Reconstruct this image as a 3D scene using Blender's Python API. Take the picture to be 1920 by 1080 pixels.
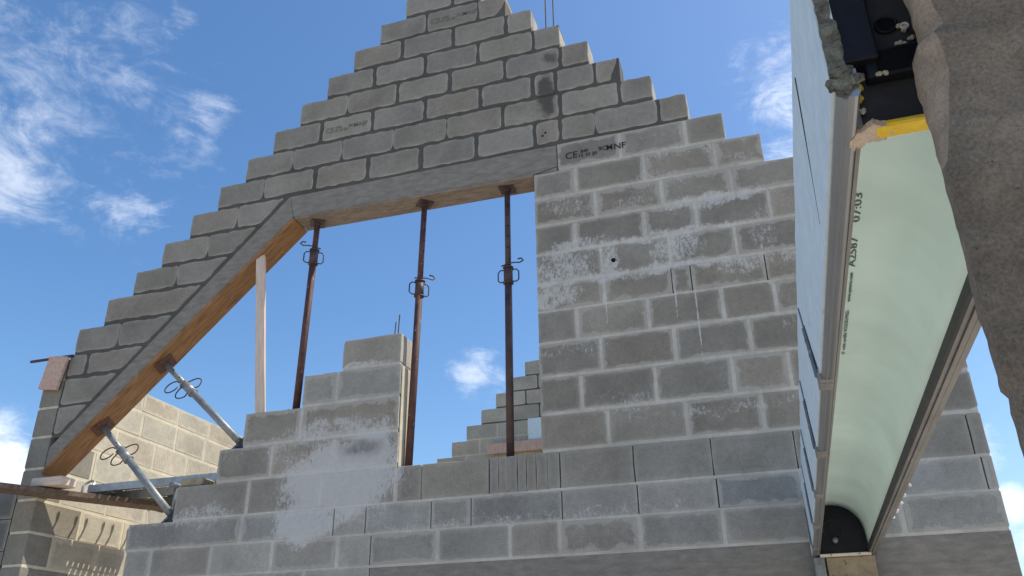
import bpy, bmesh, math, random
from mathutils import Vector, Matrix
for o in list(bpy.data.objects): bpy.data.objects.remove(o)
scn = bpy.context.scene
col = scn.collection
random.seed(7)
H0 = 7.1                                    # height of the wall datum above the ground

# ------------------------------------------------------------------ camera
cam_d = bpy.data.cameras.new('camera'); cam = bpy.data.objects.new('camera', cam_d); col.objects.link(cam)
YAW, PIT, ROL = -0.3018, 0.4489, -0.0141
fw = Vector((math.sin(YAW)*math.cos(PIT), math.cos(YAW)*math.cos(PIT), math.sin(PIT)))
r0 = fw.cross(Vector((0, 0, 1))).normalized(); u0 = r0.cross(fw)
rt = r0*math.cos(ROL)+u0*math.sin(ROL); up = u0*math.cos(ROL)-r0*math.sin(ROL)
mw = Matrix((rt, up, -fw)).transposed().to_4x4(); mw.translation = (1.4756, -5.3583, -5.6034+H0)
cam.matrix_world = mw
cam_d.sensor_width = 36.0; cam_d.lens = 1582.34/1920*36; cam_d.clip_start = 0.02; cam_d.clip_end = 5000
scn.camera = cam

# ------------------------------------------------------------------ sun, sky, exposure
SUN = Vector((0.53, 0.20, 0.82)).normalized()
EL = math.asin(SUN.z); AZ = math.atan2(SUN.x, SUN.y)
sd = bpy.data.lights.new('sun', 'SUN'); sd.energy = 4.0; sd.angle = math.radians(0.53); sd.color = (1.0, 0.90, 0.75)
so = bpy.data.objects.new('sun', sd); col.objects.link(so); so.location = (3, 4, 14)
so.rotation_euler = SUN.to_track_quat('Z', 'Y').to_euler()
world = bpy.data.worlds.new('World'); scn.world = world; world.use_nodes = True
scn.view_settings.view_transform = 'Standard'; scn.view_settings.look = 'None'
scn.view_settings.gamma = 1.0; scn.view_settings.use_curve_mapping = False
scn.view_settings.exposure = 0.38
SKY_STRENGTH = 0.15

class NT:
    """tiny node-tree helper"""
    def __init__(s, tree): s.t = tree; s.n = tree.nodes; s.l = tree.links; s.n.clear()
    def add(s, kind, **kw):
        nd = s.n.new(kind)
        for k, v in kw.items(): setattr(nd, k, v)
        return nd
    def link(s, a, b): s.l.new(a, b)
    def put(s, sock, v):
        if hasattr(v, 'is_output'): s.link(v, sock)
        else: sock.default_value = v
    def math(s, op, a, b=0.0, c=0.0, clamp=False):
        nd = s.add('ShaderNodeMath', operation=op, use_clamp=clamp)
        s.put(nd.inputs[0], a); s.put(nd.inputs[1], b)
        if op in ('MULTIPLY_ADD', 'SMOOTH_MIN', 'SMOOTH_MAX'): s.put(nd.inputs[2], c)
        return nd.outputs[0]
    def vmath(s, op, a, b=(0, 0, 0)):
        nd = s.add('ShaderNodeVectorMath', operation=op)
        s.put(nd.inputs[0], a)
        if op == 'SCALE': s.put(nd.inputs['Scale'], b)
        elif op not in ('LENGTH', 'NORMALIZE'): s.put(nd.inputs[1], b)
        return nd.outputs['Value'] if op in ('LENGTH', 'DOT_PRODUCT', 'DISTANCE') else nd.outputs['Vector']
    def noise(s, vec, scale, detail=4.0, rough=0.55, dist=0.0):
        nd = s.add('ShaderNodeTexNoise'); s.link(vec, nd.inputs['Vector'])
        nd.inputs['Scale'].default_value = scale; nd.inputs['Detail'].default_value = detail
        nd.inputs['Roughness'].default_value = rough; nd.inputs['Distortion'].default_value = dist
        return nd.outputs['Fac']
    def rng(s, v, a, b, c=0.0, d=1.0, smooth=False):
        nd = s.add('ShaderNodeMapRange'); nd.clamp = True
        if smooth: nd.interpolation_type = 'SMOOTHSTEP'
        s.put(nd.inputs['Value'], v)
        for k, x in zip(('From Min', 'From Max', 'To Min', 'To Max'), (a, b, c, d)): s.put(nd.inputs[k], x)
        return nd.outputs[0]
    def mix(s, fac, a, b, mode='MIX'):
        nd = s.add('ShaderNodeMix', data_type='RGBA', blend_type=mode)
        s.put(nd.inputs['Factor'], fac)
        for sock, v in ((nd.inputs[6], a), (nd.inputs[7], b)):
            if isinstance(v, tuple) and len(v) == 3: v = (*v, 1)
            s.put(sock, v)
        return nd.outputs[2]

w = NT(world.node_tree)
sky = w.add('ShaderNodeTexSky', sky_type='NISHITA'); sky.sun_disc = False
sky.sun_elevation = EL; sky.sun_rotation = AZ; sky.altitude = 100; sky.air_density = 1.0; sky.dust_density = 1.3; sky.ozone_density = 1.6
dirn = w.add('ShaderNodeTexCoord').outputs['Generated']
# real clouds: soft banks (direction, angular radius, density) broken up by noise
BANKS = [((-.67, .47, .57), .25, .64, .40), ((-.70, .53, .49), .09, 1.0, .52), ((-.59, .54, .60), .13, .60, .40), ((-.55, .60, .58), .12, .54, .40), ((-.64, .60, .48), .12, .56, .40),
         ((-.62, .625, .47), .05, .74, .55), ((-.53, .62, .575), .05, .70, .5), ((-.528, .549, .648), .035, .72, .4),
         ((-.323, .884, .338), .050, .80, .62), ((-.75, .64, .175), .10, 1.5, .92), ((-.47, .87, .14), .11, 1.1, .9), ((-.66, .74, .10), .15, 1.3, 1.0),
         ((.085, .81, .58), .11, .84, .72), ((.09, .845, .52), .10, .84, .74), ((.20, .955, .215), .035, .9, .55), ((.21, .965, .16), .04, 1.1, .85), ((.24, .955, .13), .05, 1.0, .8),
         ((.55, .60, .58), .3, .8, .6), ((.2, -.8, .56), .35, .8, .6), ((-.8, -.3, .5), .3, .8, .6), ((.8, -.2, .5), .3, .8, .6), ((.6, .75, .2), .3, .95, .8)]
dens = op = None
wob = w.add('ShaderNodeTexNoise'); w.link(dirn, wob.inputs['Vector']); wob.inputs['Scale'].default_value = 9.0; wob.inputs['Detail'].default_value = 6.0
dirw = w.vmath('ADD', dirn, w.vmath('SCALE', w.vmath('SUBTRACT', wob.outputs['Color'], (.5, .5, .5)), .10))
for c, rad, d, o_ in BANKS:
    dist = w.vmath('DISTANCE', dirw, Vector(c).normalized()[:])
    m = w.rng(dist, rad*1.35, rad*0.1, 0.0, 1.0, smooth=True)
    m1 = w.math('MULTIPLY', m, d); m2 = w.math('MULTIPLY', w.math('MULTIPLY', m, 2.2, clamp=True), o_)
    dens = m1 if dens is None else w.math('MAXIMUM', dens, m1)
    op = m2 if op is None else w.math('MAXIMUM', op, m2)
stretch = w.vmath('MULTIPLY', dirn, (1.0, 1.0, 1.7))
n1 = w.noise(stretch, 11.0, 10.0, 0.68, 0.9); n2 = w.noise(stretch, 34.0, 7.0, 0.66, 0.6)
nn = w.math('ADD', w.math('MULTIPLY', n1, .68), w.math('MULTIPLY', n2, .32))
thr = w.math('SUBTRACT', 0.80, w.math('MULTIPLY', dens, 0.44))
cl = w.rng(nn, w.math('SUBTRACT', thr, .12), w.math('ADD', thr, .22), 0, 1, smooth=True)
cl = w.math('MULTIPLY', cl, op)
bg = w.add('ShaderNodeBackground'); out = w.add('ShaderNodeOutputWorld')
hs = w.add('ShaderNodeHueSaturation'); hs.inputs['Saturation'].default_value = 1.24; hs.inputs['Value'].default_value = 1.0
w.link(sky.outputs[0], hs.inputs['Color'])
cloudc = w.mix(n2, (5.6, 6.0, 6.6), (7.0, 7.2, 7.5))
skyc = w.mix(w.math('MULTIPLY', cl, .96), hs.outputs[0], cloudc)
w.link(skyc, bg.inputs['Color']); bg.inputs['Strength'].default_value = SKY_STRENGTH
w.link(bg.outputs[0], out.inputs['Surface'])

# ------------------------------------------------------------------ materials
def new_mat(name):
    m = bpy.data.materials.new(name); m.use_nodes = True
    t = NT(m.node_tree); b = t.add('ShaderNodeBsdfPrincipled'); o = t.add('ShaderNodeOutputMaterial')
    t.link(b.outputs[0], o.inputs['Surface']); b.inputs['Specular IOR Level'].default_value = 0.25
    return m, t, b
def bump(t, b, hgt, strength=.5, dist=.004):
    bp = t.add('ShaderNodeBump'); bp.inputs['Strength'].default_value = strength; bp.inputs['Distance'].default_value = dist
    t.link(hgt, bp.inputs['Height']); t.link(bp.outputs[0], b.inputs['Normal'])

# splashes of white laitance on the gable (centre u, z, radius u, z, strength)
PATCH = [(-1.50, -4.22, .56, .34, 1.25), (-1.28, -4.05, .26, .30, 1.2), (-1.75, -4.48, .34, .20, 1.15), (-1.55, -3.82, .62, .12, .80), (-1.95, -3.95, .35, .20, .62), (-2.62, -4.38, .42, .12, .70), (-2.5, -3.95, .3, .08, .5),
         (.16, -2.83, .34, .28, 1.0), (.05, -3.02, .42, .13, 1.05), (.95, -2.66, .85, .055, 1.05), (1.35, -2.44, .55, .075, 1.05), (.75, -2.92, 1.0, .065, 1.05), (1.02, -2.76, .28, .15, 1.0), (1.55, -2.97, .5, .10, .85), (.30, -2.62, .30, .09, .95), (1.62, -2.75, .12, .28, .8), (.55, -2.80, .07, .22, 1.0),
         (.55, -2.33, .6, .07, .72), (1.15, -1.98, .40, .09, .70), (.95, -2.2, .34, .14, .74), (.2, -2.27, .3, .12, .70), (1.45, -2.15, .3, .10, .6), (.15, -3.44, .5, .07, .62), (.35, -3.5, .08, .2, .62), (1.2, -3.97, .9, .055, .70), (.6, -3.87, .28, .13, .72), (.5, -4.56, 1.4, .05, .60), (-.6, -4.57, .9, .05, .64), (1.7, -3.6, .1, .3, .5), (.25, -4.0, .12, .2, .5),
         (1.12, -3.30, .008, .42, .95), (.985, -3.14, .008, .22, .9), (.50, -3.18, .008, .16, .9), (-1.35, -3.36, .3, .04, .85), (-1.9, -3.64, .3, .05, .6), (.9, -1.80, .35, .05, .6), (-.6, -.9, .5, .05, .35)]
PATCH = [(a_, b_, c_, d_, e_*(.80 if a_ > -.05 and c_ > .02 else .95)) for a_, b_, c_, d_, e_ in PATCH]
WET = [(.12, -1.22, .085, .24, 1.0), (.115, -1.10, .085, .085, 1.0), (.125, -1.335, .075, .125, 1.0), (.16, -.83, .09, .07, .62), (-1.34, -4.00, .27, .10, .56), (.02, -.09, .03, .05, .5)]
def splash(t, uv, lst, soft=(1.25, .25)):
    tot = None; nz = t.add('ShaderNodeTexNoise'); t.link(uv, nz.inputs['Vector']); nz.inputs['Scale'].default_value = 7.0; nz.inputs['Detail'].default_value = 4.0
    uv0 = uv; uv = t.vmath('ADD', uv, t.vmath('SCALE', t.vmath('SUBTRACT', nz.outputs['Color'], (.5, .5, .5)), .16))
    for cx, cz, rx, rz, s in lst:
        d = t.vmath('LENGTH', t.vmath('MULTIPLY', t.vmath('SUBTRACT', uv if rx > .02 else uv0, (cx, cz, 0)), (1/rx, 1/rz, 0)))
        m = t.rng(d, soft[0], soft[1], 0, s)
        tot = m if tot is None else t.math('MAXIMUM', tot, m)
    return tot

def masonry_mat(name, mortar=None, gable=False, sm1=(.335, .32, .285), sm2=(.45, .43, .385)):
    m, t, b = new_mat(name)
    uv = t.add('ShaderNodeUVMap', uv_map='UVMap').outputs['UV']
    at = lambda nm: t.add('ShaderNodeAttribute', attribute_type='OBJECT', attribute_name=nm).outputs['Fac']
    sx = t.add('ShaderNodeSeparateXYZ'); t.link(uv, sx.inputs[0]); U, Z = sx.outputs[0], sx.outputs[1]
    obj = t.add('ShaderNodeObjectInfo')
    pos = t.add('ShaderNodeNewGeometry').outputs['Position']
    fine = t.noise(pos, 105, 5, .75); mid = t.noise(pos, 26, 5, .6); big = t.noise(pos, 3.2, 4, .55, .3)
    if mortar: base = t.mix(0.0, (*mortar,), (0, 0, 0))
    else: base = obj.outputs['Color']
    k = t.math('MULTIPLY_ADD', fine, 1.1, .45) if not mortar else t.math('MULTIPLY_ADD', fine, .26, .87)
    k = t.math('MULTIPLY', k, t.math('MULTIPLY_ADD', mid, .5, .75))
    k = t.math('MULTIPLY', k, t.math('MULTIPLY_ADD', big, .85, .575))
    vv = t.add('ShaderNodeCombineXYZ')
    for i in range(3): t.link(k, vv.inputs[i])
    c = t.mix(1.0, base, vv.outputs[0], 'MULTIPLY')
    if not mortar:
        # mortar wiped over the arrises of each block; the amount differs from block to block
        d = t.math('MINIMUM', t.math('MINIMUM', t.math('SUBTRACT', U, at('bx0')), t.math('SUBTRACT', at('bx1'), U)),
                   t.math('MINIMUM', t.math('SUBTRACT', Z, at('bz0')), t.math('SUBTRACT', at('bz1'), Z)))
        e1 = t.noise(pos, 9, 5, .62, .4); e2 = t.noise(pos, 60, 3, .6)
        lim = t.math('MULTIPLY', at('smear'), t.math('MULTIPLY_ADD', e1, 3.4, -1.05))
        lim = t.math('ADD', lim, t.math('MULTIPLY_ADD', e2, .012, -.006))
        sm = t.rng(t.math('SUBTRACT', lim, d), -.004, .010, 0, 1, smooth=True)
        sm = t.math('MULTIPLY', sm, at('smear_on'))
        c = t.mix(t.math('MULTIPLY', sm, .78), c, t.mix(mid, sm1, sm2))
        rim = t.math('MULTIPLY', t.rng(d, .0, .035, .28, 0), at('smear_on'))
        c = t.mix(rim, c, (.47, .45, .39))
        pits = t.rng(fine, .30, .40, .55, 1.0)
        pv = t.add('ShaderNodeCombineXYZ')
        for i in range(3): t.link(pits, pv.inputs[i])
        c = t.mix(t.math('SUBTRACT', 1.0, sm), c, t.mix(1.0, c, pv.outputs[0], 'MULTIPLY'))
    if gable:
        s = splash(t, uv, PATCH, (1.3, .5))
        dragged = t.noise(t.vmath('MULTIPLY', pos, (1, 1, .55)), 42, 9, .85, .8); cloud = t.noise(pos, 5, 5, .6, .5)
        x = t.math('ADD', s, t.math('MULTIPLY_ADD', dragged, 2.8, -1.56)); x = t.math('ADD', x, t.math('MULTIPLY_ADD', cloud, .9, -.5))
        wm = t.math('MULTIPLY', t.rng(x, .33, .74, 0, .78, smooth=True), t.rng(s, .02, .22))
        c = t.mix(wm, c, t.mix(mid, (.47, .465, .45), (.61, .605, .585)))
        wt = splash(t, uv, WET, (1.35, .3))
        x2 = t.math('ADD', wt, t.math('MULTIPLY_ADD', dragged, .9, -.45))
        c = t.mix(t.math('MULTIPLY', t.rng(x2, .15, .80, 0, 1, smooth=True), t.rng(wt, .02, .6, 0, .80)), c, (.05, .048, .043))
    t.link(c, b.inputs['Base Color']); b.inputs['Roughness'].default_value = .95
    hgt = t.math('ADD', t.math('MULTIPLY', fine, .6), t.math('MULTIPLY', mid, .8))
    bump(t, b, hgt, .55 if not mortar else .4, .006)
    return m
M = {}
M['block'] = masonry_mat('concrete_block_gable', gable=True)
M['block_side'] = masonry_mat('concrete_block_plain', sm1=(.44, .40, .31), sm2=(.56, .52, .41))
M['mortar_light'] = masonry_mat('light_mortar', (.46, .435, .385), gable=True)
M['mortar_dark'] = masonry_mat('dark_mortar', (.088, .086, .078), gable=True)
M['mortar_side'] = masonry_mat('plain_mortar', (.52, .48, .37))

def simple(name, c1, c2, scale=20, rough=.8, metal=0.0, stretch=(1, 1, 1), bumps=.3, bd=.003, fine=120, spec=.25, spots=None, amp=.4):
    m, t, b = new_mat(name)
    pos = t.vmath('MULTIPLY', t.add('ShaderNodeTexCoord').outputs['Object'], stretch)
    n = t.noise(pos, scale, 6, .62, .3); f = t.noise(pos, fine, 3, .6)
    c = t.mix(t.rng(n, .3, .7), c1, c2)
    k = t.math('MULTIPLY_ADD', f, amp, 1-amp/2); vv = t.add('ShaderNodeCombineXYZ')
    for i in range(3): t.link(k, vv.inputs[i])
    c = t.mix(1.0, c, vv.outputs[0], 'MULTIPLY')
    if spots:
        sc, lo, colr = spots
        c = t.mix(t.rng(t.noise(pos, sc, 5, .65, .2), lo, lo+.06), c, colr)
    t.link(c, b.inputs['Base Color']); b.inputs['Roughness'].default_value = rough; b.inputs['Metallic'].default_value = metal
    b.inputs['Specular IOR Level'].default_value = spec
    bump(t, b, t.math('ADD', n, t.math('MULTIPLY', f, .5)), bumps, bd)
    return m
M['beam'] = simple('poured_concrete', (.17, .158, .136), (.27, .252, .218), 9, .9, stretch=(1, 1, 3), bumps=.5, bd=.006, amp=.7, spots=(55, .685, (.10, .095, .085)))
M['pier'] = simple('rough_concrete', (.11, .092, .072), (.235, .20, .157), 9, .95, bumps=.9, bd=.005, fine=240, spots=(150, .655, (.035, .03, .025)), amp=1.3)
M['pier_chip'] = simple('chipped_concrete', (.22, .175, .13), (.35, .285, .22), 22, .95, bumps=1.0, bd=.006, fine=230, amp=1.0, spots=(60, .66, (.16, .12, .09)))
M['wood_orange'] = simple('orange_formwork_wood', (.15, .078, .036), (.36, .195, .09), 5, .75, stretch=(1.2, 14, 1.2), bumps=.3, fine=60, spots=(3.5, .60, (.11, .065, .04)))
M['wood_grey'] = simple('weathered_formwork_wood', (.14, .115, .095), (.28, .232, .192), 7, .85, stretch=(1.5, 6, 6), bumps=.3, fine=60)
M['wood_pale'] = simple('pale_timber', (.50, .40, .32), (.64, .53, .44), 6, .7, stretch=(.8, 7, 7), bumps=.1, fine=20, spots=(14, .74, (.30, .18, .12)))
M['wood_pink'] = simple('pinkish_board', (.42, .28, .22), (.56, .41, .33), 8, .8, stretch=(4, 4, .8), bumps=.2, fine=50)
M['wood_dark'] = simple('weathered_plank', (.085, .06, .045), (.20, .15, .115), 8, .9, stretch=(6, .7, 6), bumps=.5, fine=60)
M['wood_dirty'] = simple('stained_timber', (.21, .17, .115), (.37, .31, .225), 9, .85, stretch=(1, 1, 1), bumps=.5, fine=60, spots=(22, .60, (.12, .10, .08)))
M['prop_red'] = simple('rusty_red_paint', (.055, .028, .026), (.115, .06, .052), 18, .65, stretch=(1, 1, .5), bumps=.4, fine=80, spots=(30, .635, (.42, .38, .34)))
M['prop_dark'] = simple('dark_painted_steel', (.045, .032, .034), (.10, .065, .06), 14, .5, bumps=.2, fine=80, spots=(40, .66, (.33, .30, .27)))
M['galv'] = simple('galvanised_steel', (.30, .32, .33), (.46, .48, .49), 22, .42, .55, bumps=.15, fine=70, spots=(25, .72, (.55, .53, .50)))
M['galv_dark'] = simple('dull_galvanised_tube', (.16, .175, .18), (.30, .32, .32), 22, .5, .45, bumps=.2, fine=70, spots=(25, .68, (.42, .41, .38)))
M['rebar'] = simple('reinforcing_steel', (.05, .045, .045), (.12, .09, .08), 40, .7, .4)
M['alu'] = simple('aluminium_rail', (.26, .275, .29), (.35, .365, .38), 5, .33, .7, stretch=(1, .1, 1), bumps=.03, fine=30)
M['alu_dirty'] = simple('dusty_aluminium', (.16, .16, .158), (.25, .25, .245), 9, .55, .35, stretch=(1, .3, 1), bumps=.1, fine=60)
M['panel'] = simple('pale_blue_foam_board', (.55, .66, .72), (.60, .70, .75), 6, .7, bumps=.0, fine=30, spots=(4, .64, (.44, .51, .55)))
M['lining'] = simple('pale_green_lining', (.72, .885, .86), (.755, .90, .88), 1.2, .5, bumps=.0, fine=3, spec=.35, spots=(26, .725, (.60, .58, .47)))
M['black'] = simple('black_plastic', (.008, .010, .017), (.016, .019, .028), 10, .5, bumps=.1)
M['black2'] = simple('dusty_black_plastic', (.024, .025, .03), (.05, .05, .055), 10, .6, bumps=.15)
M['hole'] = simple('dark_hole', (.003, .003, .005), (.005, .005, .008), 10, .9)
M['mottle'] = simple('mortar_smeared_edge', (.06, .06, .05), (.21, .215, .18), 60, .95, bumps=.9, bd=.005, fine=260, amp=1.0)
M['yellow'] = simple('yellow_foam', (.62, .42, .03), (.78, .58, .08), 20, .9, bumps=.4)
M['foam'] = simple('cream_foam', (.45, .40, .27), (.62, .57, .42), 40, .95, bumps=.6)
M['plaster'] = simple('beige_plaster', (.42, .35, .28), (.56, .48, .40), 40, .95, bumps=.7, fine=200, amp=.7)
M['white'] = simple('white_trim', (.62, .61, .54), (.74, .73, .66), 14, .6, bumps=.1)
M['ink'] = simple('black_ink', (.03, .03, .03), (.05, .05, .05), 30, .9)
M['ink_faint'] = simple('faded_ink', (.15, .14, .12), (.20, .185, .16), 30, .9)
M['ink_box'] = simple('grey_green_ink', (.12, .15, .135), (.19, .225, .20), 30, .8)
M['blue'] = simple('blue_smear', (.03, .12, .30), (.06, .22, .42), 20, .7)
M['ground'] = simple('dusty_ground', (.46, .41, .34), (.58, .53, .45), .7, .95, bumps=.5, bd=.03, fine=14)
M['rubble'] = simple('mortar_rubble', (.20, .18, .16), (.36, .33, .30), 20, .95, bumps=.6)

# ------------------------------------------------------------------ object helpers
def thing(name, label, cat, loc=(0, 0, 0), group=None, mat=None):
    o = bpy.data.objects.new(name, None); col.objects.link(o); o.empty_display_size = .1
    o.matrix_world = mat if mat is not None else Matrix.Translation(loc)
    return tag(o, label, cat, group)
def tag(o, label=None, cat=None, group=None, kind=None):
    if label: o['label'] = label
    if cat: o['category'] = cat
    if group: o['group'] = group
    if kind: o['kind'] = kind
    return o
def link(name, bm, mat, parent=None, smooth=False, recalc=True):
    """world-space bmesh -> one object; child coordinates follow the parent's transform"""
    if recalc: bmesh.ops.recalc_face_normals(bm, faces=bm.faces)
    me = bpy.data.meshes.new(name); bm.to_mesh(me); bm.free()
    if mat: me.materials.append(mat)
    if smooth:
        for p in me.polygons: p.use_smooth = True
    o = bpy.data.objects.new(name, me); col.objects.link(o)
    if parent: o.parent = parent
    return o
def wlink(name, bm, mat, parent, smooth=False, origin=None):
    """bmesh in world coordinates under a parent placed anywhere"""
    inv = parent.matrix_world.inverted() if parent else Matrix()
    bmesh.ops.transform(bm, matrix=inv, verts=bm.verts)
    return link(name, bm, mat, parent, smooth)
def box(bm, x0, x1, y0, y1, z0, z1, mx=None, bev=0.0):
    vs = [bm.verts.new((x, y, z)) for x in (x0, x1) for y in (y0, y1) for z in (z0, z1)]
    fs = [bm.faces.new([vs[i] for i in q]) for q in ((0, 1, 3, 2), (4, 6, 7, 5), (0, 4, 5, 1), (2, 3, 7, 6), (0, 2, 6, 4), (1, 5, 7, 3))]
    if bev:
        es = list({e for f in fs for e in f.edges}); r = bmesh.ops.bevel(bm, geom=es, offset=bev, segments=1, affect='EDGES', profile=.5)
        vs = list({v for f in r['faces'] for v in f.verts} | {v for v in vs if v.is_valid})
    if mx is not None: bmesh.ops.transform(bm, matrix=mx, verts=[v for v in vs if v.is_valid])
    return vs
def tube(bm, pts, r, n=8, closed=False, rads=None):
    pts = [Vector(p) for p in pts]; rings = []; N = len(pts); prev = None
    for i, p in enumerate(pts):
        if closed: d = pts[(i+1) % N]-pts[i-1]
        else: d = pts[min(i+1, N-1)]-pts[max(i-1, 0)]
        d.normalize()
        ref = prev if prev is not None else (Vector((0, 0, 1)) if abs(d.z) < .9 else Vector((1, 0, 0)))
        a = (ref-d*ref.dot(d)).normalized(); b2 = d.cross(a); prev = a
        rr = rads[i] if rads else r
        rings.append([bm.verts.new(p+a*math.cos(2*math.pi*k/n)*rr+b2*math.sin(2*math.pi*k/n)*rr) for k in range(n)])
    for i in range(N if closed else N-1):
        A, B = rings[i], rings[(i+1) % N]
        for k in range(n): bm.faces.new((A[k], A[(k+1) % n], B[(k+1) % n], B[k]))
    if not closed:
        bm.faces.new(rings[0][::-1]); bm.faces.new(rings[-1])
def prism(bm, poly, d0, d1, fr):
    """polygon (u,z) extruded from depth d0 to d1 in frame fr"""
    uvl = bm.loops.layers.uv.get('UVMap') or bm.loops.layers.uv.new('UVMap')
    a = [bm.verts.new(fr(u, d0, z)) for u, z in poly]; b2 = [bm.verts.new(fr(u, d1, z)) for u, z in poly]
    n = len(poly); fs = [(bm.faces.new(a), list(poly)), (bm.faces.new(b2[::-1]), list(poly)[::-1])]
    for i in range(n):
        j = (i+1) % n
        fs.append((bm.faces.new((a[i], b2[i], b2[j], a[j])), [poly[i], poly[i], poly[j], poly[j]]))
    for f, q in fs:
        for l, c in zip(f.loops, q): l[uvl].uv = c
def clip(poly, a, b2, c):
    """keep a*u+b*z<=c"""
    out = []
    for i, p in enumerate(poly):
        q = poly[(i+1) % len(poly)]; fp = a*p[0]+b2*p[1]-c; fq = a*q[0]+b2*q[1]-c
        if fp <= 0: out.append(p)
        if fp*fq < 0:
            s = fp/(fp-fq); out.append((p[0]+(q[0]-p[0])*s, p[1]+(q[1]-p[1])*s))
    return out
def rough_outline(poly, rad, jit, seg):
    """round the corners and make the edges a little uneven"""
    out = []; n = len(poly)
    for i in range(n):
        p0, p, p1 = Vector(poly[i-1]), Vector(poly[i]), Vector(poly[(i+1) % n])
        e0, e1 = (p0-p), (p1-p); r = min(rad*random.uniform(.6, 1.5), e0.length*.35, e1.length*.35)
        e0n, e1n = e0.normalized(), e1.normalized()
        out.append(tuple(p+e0n*r)); out.append(tuple(p+(e0n+e1n)*r*.28)); out.append(tuple(p+e1n*r))
        L = e1.length; k = max(1, int(L/seg)); nrm = Vector((e1n.y, -e1n.x))
        for s in range(1, k):
            f = s/k
            if r < f*L < L-r: out.append(tuple(p+e1*f+nrm*random.uniform(-jit, jit)))
    return out
def make_block(parent, poly, fr, colr, smear, mat, rad=.006, jit=.0015, seg=.16, depth=.2, name='concrete_block', proud=0.0, smear_on=1.0, bevel=.004):
    us = [p[0] for p in poly]; zs = [p[1] for p in poly]
    ol = rough_outline(poly, rad, jit, seg); bm = bmesh.new(); uvl = bm.loops.layers.uv.get('UVMap') or bm.loops.layers.uv.new('UVMap')
    cx = sum(p[0] for p in ol)/len(ol); cz = sum(p[1] for p in ol)/len(ol)
    hu = max(us)-min(us); hz = max(zs)-min(zs)
    inn = [(cx+(u-cx)*(1-2*bevel/max(hu, .05)), cz+(z-cz)*(1-2*bevel/max(hz, .05))) for u, z in ol]
    tilt = random.uniform(-.0015, .0015)
    A = [bm.verts.new(fr(u, -proud+tilt*(u-cx)*4, z)) for u, z in inn]; B = [bm.verts.new(fr(u, bevel-proud, z)) for u, z in ol]; C = [bm.verts.new(fr(u, depth, z)) for u, z in ol]
    n = len(ol); fs = [(bm.faces.new(A), inn), (bm.faces.new(C[::-1]), ol[::-1])]
    for i in range(n):
        j = (i+1) % n
        fs.append((bm.faces.new((A[i], B[i], B[j], A[j])), [inn[i], ol[i], ol[j], inn[j]]))
        fs.append((bm.faces.new((B[i], C[i], C[j], B[j])), [ol[i], ol[i], ol[j], ol[j]]))
    for f, q in fs:
        for l, c in zip(f.loops, q): l[uvl].uv = c
    o = link(name, bm, mat, parent)
    o.color = (*colr, 1); o['bx0'] = min(us); o['bx1'] = max(us); o['bz0'] = min(zs); o['bz1'] = max(zs)
    o['smear'] = smear; o['smear_on'] = smear_on
    return o
def vary(c, a=.14, warm=.05):
    k = random.uniform(1-a, 1+a); q = random.uniform(-warm, warm)
    return (c[0]*k*(1+q), c[1]*k, c[2]*k*(1-q))
fr_gable = lambda u, d, z: Vector((u, d, z+H0))
fr_far = lambda u, d, z: Vector((u, 7.0+d, z+H0))
fr_left = lambda u, d, z: Vector((-4.21-d, u, z+H0))
fr_right = lambda u, d, z: Vector((2.45+d, u, z+H0))

# ------------------------------------------------------------------ ground
bm = bmesh.new(); bmesh.ops.create_grid(bm, x_segments=8, y_segments=8, size=400)
tag(link('ground', bm, M['ground']), kind='structure')

# ------------------------------------------------------------------ gable wall
ZB = {k: -.2439*k for k in range(-3, 10)}
ZB.update({10: -2.429, 11: -2.675, 12: -2.922, 13: -3.136, 14: -3.383, 15: -3.636, 16: -3.899, 17: -4.153, 18: -4.408, 19: -4.608, 20: -4.819, 21: -5.03})
L0 = lambda k: -1.676-.2487*(k-2)          # left end of course k
R0 = lambda k: .015+.2418*(k-2)            # right end of course k
gable = thing('gable_wall', 'tall stepped concrete block gable wall with a trapezoid opening in front', 'wall', (-.88, .1, 0))
gi = gable.matrix_world.inverted()
def gl(name, bm, mat, smooth=False): return wlink(name, bm, mat, gable, smooth)
fr_g = lambda u, d, z: gi @ fr_gable(u, d, z)
RAMP = lambda off: (1.0, -.994, -2.182+.994*1.70-off)      # keep u <= ramp line - off
UP = (.238, .222, .190); LOW = (.246, .227, .192); BLU = (.245, .229, .196)
# courses: (list of joints, run type); D = dark pointed joints, L = light joints; dry joints are negative-listed
runs = []
def run(k, xs, tone='D', dry=(), ramp=False, colr=None): runs.append((k, xs, tone, dry, ramp, colr))
run(-1, [-.93, -.72, -.43], 'D')
run(0, [L0(0), -.718, -.455], 'D')
run(1, [L0(1), -.967, -.48, -.215])
run(2, [L0(2), -1.2, -.704, -.217, .015])
run(3, [L0(3), -1.453, -.965, -.472, .023, .257])
run(4, [L0(4), -1.702, -1.22, -.731, -.232, .252, .492])
run(5, [L0(5), -1.945, -1.448, -.949, -.45, .012, .207, .532, .742])
run(6, [L0(6), -2.201, -1.72, -1.235, -.745, -.252, .233, .72, .974])
run(7, [L0(7), -2.462, -1.96, -1.458, -.97, -.481, .017, .224, .509, 1.006, 1.222])
run(8, [L0(8), -2.694, -2.0], 'D', ramp=True); run(8, [.193, .691, 1.185, 1.467], 'L')
run(9, [L0(9), -2.952, -2.3], 'D', ramp=True); run(9, [0, .327, .852, 1.373, 1.709], 'L')
run(10, [L0(10), -3.229, -2.5], 'D', ramp=True); run(10, [0, .468, .966, 1.462, 1.95], 'L')
run(11, [L0(11), -2.8], 'D', ramp=True); run(11, [0, .305, .817, 1.191, 1.697, 2.19], 'L')
run(12, [L0(12), -3.725, -3.0], 'D', ramp=True); run(12, [0, .487, .979, 1.435, 1.94, 2.43], 'L')
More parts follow.
